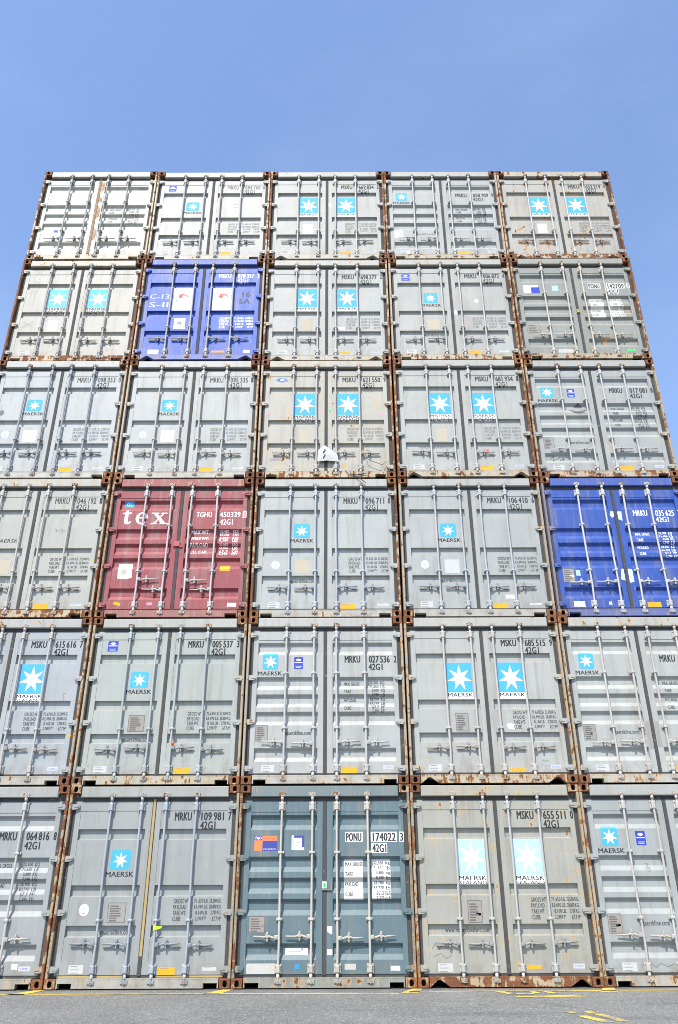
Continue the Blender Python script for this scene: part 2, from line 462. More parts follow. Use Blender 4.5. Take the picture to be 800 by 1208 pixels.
# ------------------------------------------------------------------ lettering and decals that follow the door sheet
def text_shape(s, bold=0.0, res=2):
    def make():
        cu = bpy.data.curves.new('lettering', 'FONT'); cu.body = s; cu.resolution_u = res; cu.offset = bold
        cu.space_character = 1.04; cu.space_word = .62
        o = bpy.data.objects.new('lettering', cu); COL.objects.link(o)
        dg = bpy.context.evaluated_depsgraph_get()
        me = o.evaluated_get(dg).to_mesh()
        vs = [(v.co.x, v.co.y) for v in me.vertices]; fs = [tuple(p.vertices) for p in me.polygons]
        o.evaluated_get(dg).to_mesh_clear(); bpy.data.objects.remove(o); bpy.data.curves.remove(cu)
        if not vs: return [], []
        a, c = min(v[0] for v in vs), max(v[0] for v in vs); d, e = min(v[1] for v in vs), max(v[1] for v in vs)
        return [((v[0] - a) / max(c - a, 1e-6), (v[1] - d) / max(e - d, 1e-6)) for v in vs], fs
    return cached(('text', s, bold, res), make)

class Decal:
    """flat pieces in x,z, later bent onto the sheet"""
    def __init__(s): s.p = []; s.mats = []
    def mi(s, mat):
        if mat not in s.mats: s.mats.append(mat)
        return s.mats.index(mat)
    def poly(s, pts, mat, layer=0): s.p.append((list(pts), [tuple(range(len(pts)))], s.mi(mat), layer)); return s
    def rect(s, x0, x1, z0, z1, mat, layer=0): return s.poly([(x0, z0), (x1, z0), (x1, z1), (x0, z1)], mat, layer)
    def rrect(s, x0, x1, z0, z1, r, mat, layer=0, n=4):
        pts = []
        for cx, cz, a0 in ((x1 - r, z0 + r, -90), (x1 - r, z1 - r, 0), (x0 + r, z1 - r, 90), (x0 + r, z0 + r, 180)):
            for k in range(n + 1): a = R(a0 + 90 * k / n); pts.append((cx + r * math.cos(a), cz + r * math.sin(a)))
        return s.poly(pts, mat, layer)
    def oval(s, cx, cz, rx, rz, mat, layer=0, n=20): return s.poly([(cx + rx * math.cos(2 * math.pi * k / n), cz + rz * math.sin(2 * math.pi * k / n)) for k in range(n)], mat, layer)
    def ring(s, cx, cz, rx, rz, t, mat, layer=0, n=24):
        vs = []; fs = []
        for k in range(n):
            a = 2 * math.pi * k / n
            vs += [(cx + rx * math.cos(a), cz + rz * math.sin(a)), (cx + (rx - t) * math.cos(a), cz + (rz - t) * math.sin(a))]
        for k in range(n): j = (k + 1) % n; fs.append((2 * k, 2 * j, 2 * j + 1, 2 * k + 1))
        s.p.append((vs, fs, s.mi(mat), layer)); return s
    def stroke(s, pts, t, mat, layer=0):
        for (a, b), (c, d) in zip(pts, pts[1:]):
            l = math.hypot(c - a, d - b) or 1; nx, nz = -(d - b) / l * t / 2, (c - a) / l * t / 2
            s.poly([(a + nx, b + nz), (a - nx, b - nz), (c - nx, d - nz), (c + nx, d + nz)], mat, layer)
        return s
    def text(s, t, x0, x1, z0, z1, mat, layer=0, bold=0.0, slant=0.0):
        vs, fs = text_shape(t)
        if not vs: return s
        w = (z1 - z0) * bold * 1.6
        for k, sh in enumerate((-w, w) if bold > 0 else (0,)):
            s.p.append(([(x0 + abs(w) + (x1 - x0 - 2 * abs(w)) * u + sh + slant * (v - .5) * (z1 - z0), z0 + (z1 - z0) * v) for u, v in vs], fs, s.mi(mat), layer + .3 * k))
        return s
    def star(s, cx, cz, r, mat, layer=1, squash=1.0):
        pts = []
        for k in range(14):
            a = math.pi / 2 + 2 * math.pi * k / 14; rr = r if k % 2 == 0 else r * .40
            pts.append((cx + rr * math.cos(a), cz + rr * math.sin(a) * squash))
        vs = [(cx, cz)] + pts; fs = [(0, 1 + k, 1 + (k + 1) % 14) for k in range(14)]
        s.p.append((vs, fs, s.mi(mat), layer)); return s
    def mesh(s, name, kind, y=None, thick=.0012):
        bm = bmesh.new()
        brk = [z for z, _ in PROF[kind]] if y is None else []
        for vs, fs, mi, layer in s.p:
            t = bmesh.new()
            bv = [t.verts.new((x, 0, z)) for x, z in vs]
            for f in fs:
                try: t.faces.new([bv[i] for i in f])
                except ValueError: pass
            zs = [v[1] for v in vs]; mid = (min(v[0] for v in vs) + max(v[0] for v in vs)) / 2
            for z in brk:
                if min(zs) + 1e-4 < z < max(zs) - 1e-4:
                    bmesh.ops.bisect_plane(t, geom=t.verts[:] + t.edges[:] + t.faces[:], plane_co=(0, 0, z), plane_no=(0, 0, 1), dist=1e-6)
            off = thick * (1 + layer)
            for v in t.verts:
                base = (DOOR_Y + surf_depth(kind, mid, v.co.z)) if y is None else y
                v.co.y = base - off
            for f in t.faces:
                f.material_index = mi
                f.normal_update()
                if f.normal.y > 0: f.normal_flip()
            tm = bpy.data.meshes.new('t'); t.to_mesh(tm); t.free()
            bm.from_mesh(tm); bpy.data.meshes.remove(tm)
        me = bpy.data.meshes.new(name); bm.to_mesh(me); bm.free()
        for m in s.mats: me.materials.append(m)
        return me

# ------------------------------------------------------------------ one container
PAINT_GAIN = .765

class Container:
    def __init__(s, x, y, z, rz, kind, label, col, rod_col=None, rust=.12, frame=.62, sill=.40, cut='rect', tape=None, handles=None, post_col=None):
        s.kind = kind
        e = bpy.data.objects.new('shipping_container', None); COL.objects.link(e)
        e.location = (x, y, z); e.rotation_euler = (0, 0, rz); e.empty_display_size = .3
        tag(e, label, 'container', 'shipping containers stacked in a wall')
        s.e = e; rnd = random.Random(hash((round(x, 1), round(z, 1))) & 0xffff)
        gain = (.82, .93, .87, .82, .79, .76)[int(z / RH + .5)]
        if max(col) - min(col) < .14: col = (col[0] * .966, col[1] * .994, col[2] * .985)
        col = tuple(v * PAINT_GAIN * gain for v in col)
        j = lambda a, d=.08: max(0, min(1, a + rnd.uniform(-d, d)))
        grey = max(col) - min(col) < .08
        mixc = lambda f: tuple(v * (1 - f * (1 if grey else .45)) + t * f * (1 if grey else .45) for v, t in zip(col, (.40, .35, .25)))
        c4 = lambda c, a: (c[0], c[1], c[2], a)
        pc = tuple(v * PAINT_GAIN for v in post_col) if post_col else tuple(.5 * v + .5 * t for v, t in zip(col, (.24, .155, .07)))
        link('body', cached('body', body_mesh), e, c4(col, .2))
        hd = link('door_header', cached('header', header_mesh), e, c4(mixc(.14), j(sill * .62)))
        sl = link('door_sill', cached(('sill', cut), lambda: sill_mesh(cut)), e, c4(mixc(.40), j(sill)))
        for sd in (-1, 1):
            link('corner_post', cached(('post', sd), lambda: post_mesh(sd)), e, c4(pc, j(frame * .80, .16)))
            for top in (0, 1):
                link('corner_casting', cached(('cast', sd, top), lambda: casting_mesh(sd, top)), e, c4((.22, .145, .10), j(.74, .10)))
        rods = {-1: (-.618, -.178), 1: (.176, .618)}
        rc = tuple(v * .74 for v in (rod_col or (.53, .50, .455)))
        s.door = {}
        for rx in rods[-1] + rods[1]:
            link('cam_keeper', cached(('keep', rx, 1), lambda: keeper_mesh(rx, 2.448)), hd, c4(tuple(v * .8 for v in rc), j(.5, .1)))
            link('cam_keeper', cached(('keep', rx, 0), lambda: keeper_mesh(rx, .082)), sl, c4(tuple(v * .8 for v in rc), j(.42, .1)))
        for sd in (-1, 1):
            d = link('door', cached(('door', kind, sd), lambda: door_mesh(kind, sd)), e, c4(col, j(rust, .05)))
            s.door[sd] = d
            link('gasket', cached(('gasket', sd, bool(tape)), lambda: gasket_mesh(sd, tape)), d)
            for z in (.23, .915, 1.600, 2.295):
                link('hinge', cached(('hinge', sd, z), lambda: hinge_mesh(sd, z)), d, c4(col, j(.30, .1)))
            for rx in rods[sd]:
                vr = rnd.randint(0, 3)
                link('lock_rod', cached(('rod', rx, kind, vr), lambda: rod_mesh(rx, kind, vr)), d, c4(rc, j(.16, .08)))
            hz = .600 if kind == 'B' else .520
            if handles == 'crossed':
                hs = ((rods[sd][0], 1, .66), (rods[sd][1], -1, .50))
            else:
                hs = tuple((rx, sd, hz) for rx in rods[sd])
            for rx, dr, z in hs:
                z = round(z + rnd.choice((-.012, 0, 0, .010)), 3)
                var = rnd.randint(0, 2)
                link('handle', cached(('handle', rx, dr, z, kind, var), lambda: handle_mesh(rx, dr, z, kind, var)), d, c4(tuple(v * (.90 if kind == 'B' else .66) for v in rc), j(.14)))
    def put(s, name, dec, side, key=None, y=None, label=None):
        f = lambda: dec().mesh(name, s.kind, y)
        me = cached(('decal', name, s.kind, key), f) if key is not None else f()
        o = link(name, me, s.door[side])
        if label: o['label'] = label
        return o

def number(c, pref, num, chk, mat='black', boxed=False, size='42G1', dx=0.0, bold=.022):
    a = c.kind == 'A'
    z0, z1 = (2.103, 2.215) if a else ((1.815, 1.925) if boxed else (1.843, 1.953))
    s0, s1 = (1.984, 2.090) if a else ((1.668, 1.775) if boxed else (1.722, 1.826))
    for nm, t, x0, x1, r in (('owner_code', pref, .305 + dx, .526 if boxed else .552 + dx, (.292, .546)), ('serial_number', num, .688 + dx, 1.018 + dx, (.660, 1.034)), ('check_digit', chk, 1.080 + dx, 1.124 + dx, (1.068, 1.135))):
        def f():
            d = Decal()
            if boxed: d.rect(*r, z0 - .012, z1 + .014, M['paper'])
            return d.text(t, x0, x1, z0, z1, M[mat], 1, bold)
        c.put(nm, f, 1, (t, mat, boxed, dx, bold) if nm == 'owner_code' else None)
    def g():
        d = Decal()
        if boxed: d.rect(.664, .892, s0 - .012, s1 + .012, M['paper'])
        return d.text(size, .680 + dx, .902 + dx if not boxed else .880, s0, s1, M[mat], 1, bold)
    c.put('size_code', g, 1, (size, mat, boxed, dx))

def table_four(c, mat='ink', dx=0.0):
    rows = [('GROSS WT.', '71,650 LB.', '32,500 KG.'), ('PAYLOAD', '63,490 LB.', '28,800 KG.'), ('TARE WT.', '8,160 LB.', '3,700 KG.'), ('CUBE', '2,390 FT\u00b3', '67.7 M\u00b3')]
    def f():
        d = Decal()
        for k, (a, b, e) in enumerate(rows):
            z = 1.022 - k * .073
            d.text(a, .385 + dx, .385 + dx + (.235, .185, .185, .115)[k], z, z + .056, M[mat], 0, .012)
        return d
    c.put('weight_heading', f, 1, ('four', mat, dx))
    def g():
        d = Decal()
        for k, (a, b, e) in enumerate(rows):
            z = 1.022 - k * .073
            d.text(b, (.672, .672, .698, .698)[k] + dx, (.868, .868, .866, .850)[k] + dx, z, z + .056, M[mat], 0, .012)
            d.text(e, (.882, .882, .906, .932)[k] + dx, 1.052 + dx, z, z + .056, M[mat], 0, .012)
        return d
    c.put('weight_table', g, 1, ('four', mat, dx))

def table_eight(c, mat='ink', boxed=False):
    rows = [('32,500', 'KG'), ('71,650', 'LB'), ('3,600', 'KG'), ('7,940', 'LB'), ('28,900', 'KG'), ('63,710', 'LB'), ('67.7', 'M\u00b3'), ('2,390', 'FT\u00b3')]
    if boxed: rows = [('32,500', 'kg'), ('71,650', 'lb'), ('3,800', 'kg'), ('8,380', 'lb'), ('28,700', 'kg'), ('63,270', 'lb'), ('67.2', 'cu.m'), ('2,373', 'cu.ft')]
    def g():
        d = Decal()
        if boxed: d.rect(.664, .928, 1.062, 1.574, M['paper'])
        for k, (a, u) in enumerate(rows):
            z = 1.502 - k * .064
            d.text(a, (.690 if len(a) > 5 else .725) , .830, z, z + .050, M[mat], 1, .012)
            d.text(u, .862 if len(u) < 4 else .845, .925 if len(u) < 4 else .922, z, z + .050, M[mat], 1, .012)
        return d
    c.put('weight_table', g, 1, ('eight', mat, boxed))
    def f():
        d = Decal()
        if boxed: d.rect(.272, .540, 1.056, 1.574, M['paper'])
        for k, t in enumerate(('MAX. GROSS', 'TARE', 'PAYLOAD', 'CUBE')):
            z = 1.486 - k * .128
            d.text(t, .290, .290 + (.245, .110, .185, .110)[k], z, z + .052, M[mat], 1, .012)
        return d
    c.put('weight_heading', f, 1, ('eight', mat, boxed))

def small_logo(c, tile='sky', ink='black'):
    if c.kind == 'A': r = (-.553, -.272, 1.452, 1.712); t = (-.602, -.208, 1.362, 1.428)
    else: r = (-.985, -.745, 1.735, 1.995); t = (-1.055, -.680, 1.642, 1.706)
    c.put('star_logo', lambda: Decal().rrect(*r, .035, M[tile]).star((r[0] + r[1]) / 2, (r[2] + r[3]) / 2 - .006, .108, M['white']), -1, ('small', tile))
    c.put('brand_lettering', lambda: Decal().text('MAERSK', *t, M[ink], 0, .022), -1, ('small', ink))

def big_logos(c, tile='sky', ink='black', two=True, box='white'):
    for sd, (x0, x1) in ((-1, (-.592, -.200)), (1, (.208, .612))):
        zb = 1.240 if two else 1.262
        c.put('star_logo', lambda: Decal().rect(x0, x1, 1.362, 1.836, M[tile]).star((x0 + x1) / 2, 1.592, .196, M['white'], 1, 1.08), sd, ('big', tile, sd))
        def f():
            d = Decal().rect(x0, x1, zb, 1.3615, M[box])
            d.text('MAERSK', x0 + .004, x1 - .004, 1.298, 1.355, M[ink], 1, .026)
            if two: d.text('SEALAND', x0 + .004, x1 - .004, 1.246, 1.290, M[ink], 1, .008)
            return d
        c.put('brand_lettering', f, sd, ('big', tile, ink, two, sd, box))

def rectsticker(c, name, x0, x1, z0, z1, mat, side, text=None, ink='ink', lines=0, border=None, label=None):
    def f():
        d = Decal().rect(x0, x1, z0, z1, M[mat])
        w, h = x1 - x0, z1 - z0
        if border: 
            for q in ((x0, x1, z0, z0 + .006), (x0, x1, z1 - .006, z1), (x0, x0 + .006, z0 + .006, z1 - .006), (x1 - .006, x1, z0 + .006, z1 - .006)): d.rect(*q, M[border], 1)
        if text: d.text(text, x0 + w * .12, x1 - w * .12, z0 + h * .28, z1 - h * .28, M[ink], 1)
        rnd = random.Random(3)
        for k in range(lines):
            z = z1 - h * (.16 + .72 * k / max(lines - 1, 1))
            d.rect(x0 + w * .12, x0 + w * rnd.uniform(.5, .88), z - h * .045, z + h * .015, M[ink], 1)
        return d
    return c.put(name, f, side, (name, x0, x1, z0, z1, mat, text, ink, lines, border), label=label)

def common(c, plate='plate', www=True, ws=True, yel='yellow', maker=True, oval=False, big=False, ink='ink', yx=None):
    """the stickers and plates nearly every grey container carries"""
    A = c.kind == 'A'
    if plate:
        px = ((-.497, -.300, .770, 1.045) if big else (-.512, -.265, .785, 1.035)) if A else (-1.058, -.870, .630, .872)
        o = rectsticker(c, 'data_plate', *px, plate, -1, lines=7 if plate in ('plate', 'greyplate') else 0, ink='grey', border='grey' if plate in ('plate', 'greyplate') else None)
        rectsticker(c, 'plate_tag', px[1] - .085, px[1] - .02, px[2] + .085, px[2] + .115, 'white', -1) if plate == 'plate' else None
    if www:
        if A and big: t, x = 'www.maersksealand.com', (-.822, -.205, .650, .708)
        elif A: t, x = 'maerskline.com', (-.592, -.165, .640, .702)
        else: t, x = 'maerskline.com', (-.605, -.215, .722, .785)
        c.put('web_address', lambda: Decal().text(t, *x, M[ink], 0, .012), -1, (t, x, ink))
    if ws: rectsticker(c, 'white_sticker', -.950, -.752, .178, .282, 'label', -1, lines=3, ink='faint')
    if yel: rectsticker(c, 'yellow_sticker', *(yx or (.246, .478, .160, .252)), yel, 1, lines=1, ink='plate')
    if maker: rectsticker(c, 'maker_sticker', *((.868, 1.022, .212, .270) if big or not A else (.842, 1.034, .208, .252)), 'label', 1, text='CIMC' if (big or not A) else None, ink='linkblue', lines=0 if (big or not A) else 1)
    if oval: c.put('oval_sticker', lambda: Decal().oval(-.842, .945, .066, .076, M['white']).poly([(-.868, .955), (-.842, .915), (-.816, .955), (-.842, .985)], M['pale_sky'], 1).rect(-.860, -.824, .900, .908, M['faint'], 1), -1, 'oval')

def purple_label(c):
    r = (-.972, -.812, 2.045, 2.215) if c.kind == 'A' else (-.492, -.352, 1.745, 1.935)
    def f():
        x0, x1, z0, z1 = r; h = z1 - z0; w = x1 - x0
        d = Decal().rect(*r, M['purple'])
        d.oval((x0 + x1) / 2, z0 + h * .76, w * .27, h * .10, M['white'], 1).rect(x0 + .01, x1 - .01, z0 + h * .50, z0 + h * .57, M['white'], 1)
        d.rect(x0 + w * .15, x1 - w * .15, z0 + h * .20, z0 + h * .25, M['pale_sky'], 1).rect(x0 + w * .2, x1 - w * .2, z0 + h * .09, z0 + h * .13, M['pale_sky'], 1)
        return d
    c.put('purple_sticker', f, -1, 'purple')

PITCH = {1: 2.480, 2: 2.496, 3: 2.508, 4: 2.503, 5: 2.496, 6: 2.480}
RH = 2.5916
def at(r, cidx):
    rnd = random.Random(r * 31 + cidx)
    return ((cidx - 3) * PITCH[r] + rnd.uniform(-.002, .002), rnd.uniform(-.022, .022), (r - 1) * RH, R(rnd.uniform(-.10, .10)))

COOL, GREEN, PALE = (.412, .419, .416), (.428, .438, .402), (.54, .544, .535)
BEIGE_ROD = (.56, .52, .44)

# ---- bottom row
c = Container(*at(1, 1), 'B', 'grey ribbed container resting on the asphalt, number 064 816 8 on its one visible door', COOL, rust=.10, sill=.34)
number(c, 'MRKU', '064 816', '8'); table_eight(c); small_logo(c); purple_label(c); common(c, maker=True)
rectsticker(c, 'white_sticker', .770, .850, .232, .300, 'white', 1, lines=2, ink='faint')

c = Container(*at(1, 2), 'A', 'grey container on the asphalt with a mustard yellow strip running down between its doors', (0.408, 0.415, 0.400), rust=.08, sill=.20, rod_col=(.40, .435, .47))
number(c, 'MRKU', '109 981', '7'); table_four(c); small_logo(c); common(c, plate='greyplate', oval=True)
c.put('sealing_tape', lambda: Decal().rect(-.017, .017, .38, 2.395, M['mustard']), -1, y=.0495)
c.put('sealing_tape', lambda: Decal().rect(-1.10, -.22, .131, .153, M['mustard']), -1, y=.063)
c.put('sealing_tape', lambda: Decal().rect(.22, 1.12, .131, .153, M['mustard']), 1, y=.063)
def tag_mesh():
    b = MB(); b.prism([(.150, .690), (.262, .720), (.270, .745), (.205, .742), (.150, .755)], -.012, -.009); return b.mesh('lime_tag', [M['lime']])
link('lime_tag', tag_mesh(), c.door[1])

SLATE = (.150, .222, .245)
c = Container(*at(1, 3), 'B', 'slate blue ribbed container in the bottom row with boxed number 174022 and a green seal', SLATE, rod_col=BEIGE_ROD, rust=.06, sill=.36, frame=.66)
number(c, 'PONU', '174022', '3', boxed=True); table_eight(c, boxed=True)
rectsticker(c, 'data_plate', -1.038, -.818, .655, .860, 'plate', -1, lines=6, ink='grey', border='grey'); rectsticker(c, 'plate_tag', -.915, -.835, .718, .748, 'white', -1)
def f():
    d = Decal().rect(-1.003, -.890, 1.691, 1.890, M['orange']).rect(-.890, -.680, 1.825, 1.890, M['orange']).rect(-.890, -.680, 1.691, 1.825, M['navy'])
    d.rect(-1.003, -.893, 1.832, 1.890, M['navy'], 1).text('P&O', -.990, -.905, 1.842, 1.880, M['white'], 2, .02).text('Nedlloyd', -.872, -.700, 1.838, 1.876, M['red'], 1)
    return d.text('www.ponl.com', -.880, -.695, 1.702, 1.726, M['white'], 1, .01)
c.put('owner_logo', f, -1)
def f():
    d = Decal().rect(-.474, -.294, 1.699, 1.892, M['white']).rect(-.474, -.440, 1.699, 1.862, M['pale_sky'], 1).rect(-.440, -.294, 1.862, 1.892, M['navy'], 1).rect(-.325, -.294, 1.735, 1.862, M['navy'], 1)
    return d.rect(-.40, -.345, 1.800, 1.806, M['faint'], 1).rect(-.41, -.35, 1.780, 1.786, M['faint'], 1)
c.put('blue_white_sticker', f, -1)
rectsticker(c, 'white_sticker', -.528, -.226, .388, .470, 'white', -1, lines=3, ink='faint')
rectsticker(c, 'blue_sticker', -.395, -.335, .222, .282, 'blue', -1)
c.put('dusty_patch', lambda: Decal().rrect(-1.047, -.655, .168, .290, .02, M['dust']), -1)
rectsticker(c, 'worn_sticker', .275, .425, .212, .282, 'dust', 1); rectsticker(c, 'maker_sticker', .893, 1.018, .198, .255, 'white', 1, lines=2, ink='faint')
rectsticker(c, 'white_sticker', .040, .108, .385, .455, 'white', 1)
c.put('torn_paper', lambda: Decal().poly([(.036, .735), (.036, .672), (.075, .640), (.108, .632), (.108, .732)], M['paper']), 1)
b = MB(); b.box(-.034, .030, .028, .0485, 1.200, 1.288, 0, .005); b.box(-.018, .016, .0265, .028, 1.215, 1.268, 1)
link('door_seal', b.mesh('door_seal', [M['white'], M['green']]), c.door[-1])
b = MB(); b.box(-.036, .10, .034, .0495, 1.180, 1.192); b.box(.085, .10, .034, .0545, 1.192, 1.30); link('seal_bracket', b.mesh('seal_bracket', [PAINT]), c.door[1], (*SLATE, .3))

c = Container(*at(1, 4), 'A', 'rust spotted grey container with two faded star logos, standing on the asphalt', (0.458, 0.440, 0.378), rust=.30, sill=.64, frame=.70, cut='tri', rod_col=(.48, .48, .45))
number(c, 'MSKU', '655 511', '0'); table_four(c, 'ink'); big_logos(c, 'pale_sky'); common(c, big=True, yx=(.246, .430, .212, .256), yel='yellow')
c.put('chalk_scribble', lambda: Decal().stroke([(-1.02, .45), (-.97, .52), (-.93, .44), (-.88, .50), (-.82, .46), (-.77, .48)], .007, M['faint']).stroke([(-1.0, .36), (-.9, .40), (-.84, .34), (-.76, .37)], .007, M['faint']), -1)

c = Container(*at(1, 5), 'B', 'ribbed grey container on the asphalt showing small star logo, purple sticker and one whole door', (0.456, 0.468, 0.451), rust=.06, sill=.42)
table_eight(c); small_logo(c); purple_label(c); common(c)
c.put('chalk_scribble', lambda: Decal().stroke([(-.62, .22), (-.56, .27), (-.50, .22), (-.42, .27), (-.34, .23), (-.24, .26)], .006, M['grey']), -1)
c.put('spray_stamp', lambda: Decal().stroke([(-.41, 1.505), (-.36, 1.50), (-.40, 1.46), (-.345, 1.455)], .008, M['faint']).stroke([(-.41, 1.44), (-.35, 1.435), (-.38, 1.40)], .008, M['faint']), -1)

# ---- second row
c = Container(*at(2, 1), 'A', 'grey container, second row up, one big star logo showing and a small rust drip', (.414, .428, .438), rust=.14, sill=.36, frame=.72)
number(c, 'MSKU', '615 616', '7'); table_four(c); big_logos(c, 'sky'); common(c, big=True, yel=None)
c.put('rust_drip', lambda: Decal().poly([(.93, 1.33), (.945, 1.24), (.955, 1.33), (.975, 1.36), (.955, 1.385), (.92, 1.375)], M['rusttan']), 1)
c.put('yellow_dot', lambda: Decal().oval(1.115, .722, .03, .026, M['yellow']), 1)

c = Container(*at(2, 2), 'A', 'greenish grey container directly under the maroon one, small star logo and purple sticker', GREEN, rust=.08, sill=.42, frame=.60, rod_col=(.44, .47, .46))
number(c, 'MRKU', '005 537', '3'); table_four(c); small_logo(c); purple_label(c); common(c, plate='plate', maker=False)
rectsticker(c, 'red_tag', .150, .235, .57, .625, 'orange', 1)
c.put('bleached_patch', lambda: Decal().rect(.92, 1.06, .14, .34, M['faint']), 1) if False else None

c = Container(*at(2, 3), 'B', 'ribbed grey container directly above the slate blue one, with star logo and purple sticker', (0.460, 0.455, 0.431), rust=.12, sill=.44, rod_col=(.52, .52, .50))
number(c, 'MRKU', '027 536', '2'); table_eight(c); small_logo(c); purple_label(c); common(c, plate='cream' if False else 'greyplate')
rectsticker(c, 'tape_patch', .225, .54, 1.005, 1.03, 'greyplate', 1)

c = Container(*at(2, 4), 'A', 'grey container with two vivid star logos, standing on the rust spotted faded-logo container', (0.459, 0.452, 0.419), rust=.16, sill=.52, frame=.66, cut='tri')
number(c, 'MSKU', '685 515', '9'); table_four(c); big_logos(c, 'sky', two=False); common(c, big=True, www=False, plate='greyplate', yx=(.26, .485, .170, .222))
c.put('torn_paper', lambda: Decal().poly([(.27, .85), (.30, .80), (.38, .79), (.405, .83), (.40, .875), (.30, .89)], M['paper']), 1)
c.put('smeared_sticker', lambda: Decal().poly([(.73, .27), (.80, .26), (.89, .25), (.86, .33), (.76, .35)], M['greyplate']), 1)

c = Container(*at(2, 5), 'B', 'ribbed grey container directly under the royal blue one, torn tape on its door joint', (0.462, 0.462, 0.431), rust=.08, sill=.48, frame=.64)
c.put('owner_code', lambda: Decal().text('MRKU', .305, .552, 1.843, 1.953, M['black'], 1, .018), 1); table_eight(c); small_logo(c); common(c)
c.put('tape_strip', lambda: Decal().poly([(-.10, .50), (-.034, .50), (-.034, .92), (-.11, .90)], M['greyplate']), -1)
c.put('tape_strip', lambda: Decal().poly([(.036, .52), (.10, .53), (.10, .90), (.036, .92)], M['greyplate']), 1)

# ---- third row
c = Container(*at(3, 1), 'A', 'plain grey container beside the maroon one, its lettering without any star logo above', (0.488, 0.478, 0.424), rust=.10, sill=.56, frame=.60)
number(c, 'MRKU', '046 192', '1', mat='ink', bold=.008); table_four(c); common(c, plate='cream')
c.put('brand_lettering', lambda: Decal().text('MAERSK', -.602, -.208, 1.362, 1.428, M['ink'], 0, .012), -1)
c.put('chalk_scribble', lambda: Decal().stroke([(.36, 1.62), (.42, 1.60), (.40, 1.56), (.52, 1.61), (.50, 1.55), (.60, 1.60)], .006, M['faint']), 1)
c.put('yellow_dot', lambda: Decal().oval(1.105, 1.02, .022, .026, M['yellow']), 1)

RED = (.345, .058, .068)
c = Container(*at(3, 2), 'B', 'maroon ribbed container with large white letters on one door and crossed handles', RED, rust=.07, sill=.34, frame=.74, rod_col=(.56, .53, .50), handles='crossed', post_col=(.26, .10, .07))
def f():
    d = Decal(); w = M['white']
    # t
    d.poly([(-.965, 1.935), (-.935, 1.985), (-.905, 1.985), (-.905, 1.935), (-.850, 1.935), (-.850, 1.905), (-.905, 1.905), (-.905, 1.775), (-.890, 1.752), (-.850, 1.765), (-.850, 1.745), (-.885, 1.715), (-.930, 1.708), (-.965, 1.735), (-.965, 1.905), (-1.005, 1.905), (-1.005, 1.925)], w)
    # e
    arc = [R(8 + 312 * k / 22) for k in range(23)]
    vs = [(-.665 + .108 * math.cos(t), 1.822 + .116 * math.sin(t)) for t in arc] + [(-.665 + (.050 + .022 * abs(math.sin(t))) * math.cos(t), 1.822 + .086 * math.sin(t)) for t in arc]
    d.p.append((vs, [(k, k + 1, 24 + k, 23 + k) for k in range(22)], d.mi(w), 0))
    d.rect(-.735, -.560, 1.822, 1.846, w, 1)
    # x
    d.poly([(-.475, 1.925), (-.415, 1.925), (-.245, 1.715), (-.320, 1.715)], w); d.poly([(-.470, 1.715), (-.435, 1.715), (-.275, 1.925), (-.305, 1.925)], w, 1)
    d.rect(-.505, -.375, 1.905, 1.930, w, 2).rect(-.335, -.235, 1.905, 1.930, w, 2).rect(-.350, -.215, 1.708, 1.732, w, 2).rect(-.505, -.405, 1.708, 1.732, w, 2)
    return d
c.put('large_lettering', f, -1)
c.put('blue_sticker', lambda: Decal().rect(-1.00, -.835, 2.055, 2.165, M['sky']).text('GL', -.965, -.865, 2.078, 2.142, M['white'], 1, .01), -1)
c.put('worn_sticker', lambda: Decal().poly([(-.97, .985), (-.955, .70), (-.80, .69), (-.715, .72), (-.735, .985)], M['paper']).rect(-.90, -.82, .78, .90, M['cream'], 1), -1)
c.put('yellow_sticker', lambda: Decal().poly([(-.965, .245), (-.85, .215), (-.85, .265), (-.955, .295)], M['yellow']), -1)
c.put('pink_sticker', lambda: Decal().rect(-.42, -.33, .228, .275, M['pink']), -1)
c.put('yellow_sticker', lambda: Decal().rect(.735, .905, .835, .945, M['yellow']), 1)
rectsticker(c, 'maker_sticker', .895, 1.045, .198, .265, 'white', 1, lines=2, ink='red')
z0, z1 = 1.840, 1.945
c.put('owner_code', lambda: Decal().text('TGHU', .270, .538, z0, z1, M['white'], 1, .012), 1)
c.put('serial_number', lambda: Decal().text('450339', .675, 1.030, z0, z1, M['white'], 1, .012), 1)
c.put('check_digit', lambda: Decal().rect(1.070, 1.134, z0 - .015, z1 + .015, M['white']).text('8', 1.080, 1.124, z0, z1, M['red'], 1, .012), 1)
c.put('size_code', lambda: Decal().text('42G1', .685, .905, 1.695, 1.800, M['white'], 1, .012), 1)
def f(which):
    d = Decal(); w = M['white']
    for k, (t, wd, a, ua, b2, ub) in enumerate((('MAX.WT.', .31, '30,480', 'KGS', '67,200', 'LBS'), ('TARE WT.', .31, '3,800', 'KGS', '8,380', 'LBS'), ('PAYLOAD', .30, '26,680', 'KGS', '58,820', 'LBS'), ('CU. CAP.', .29, '67.7', 'CUM', '2,390', 'CUFT'))):
        z = 1.535 - k * .125
        if which: d.text(t, .205, .205 + wd, z, z + .066, w, 1, .016)
        else:
            d.text(a, .695, .845, z + .020, z + .068, w, 1, .01).text(ua, .915, 1.01, z + .020, z + .068, w, 1, .01)
            d.text(b2, .695, .845, z - .040, z + .008, w, 1, .01).text(ub, .915, 1.01, z - .040, z + .008, w, 1, .01)
    return d
c.put('weight_table', lambda: f(0), 1); c.put('weight_heading', lambda: f(1), 1)
b = MB(); b.box(-.075, .035, .030, .0485, 1.275, 1.375, 0, .006); b.box(.035, .075, .036, .0495, 1.262, 1.29, 0)
link('door_latch', b.mesh('door_latch', [PAINT]), c.door[-1], (*RED, .1))

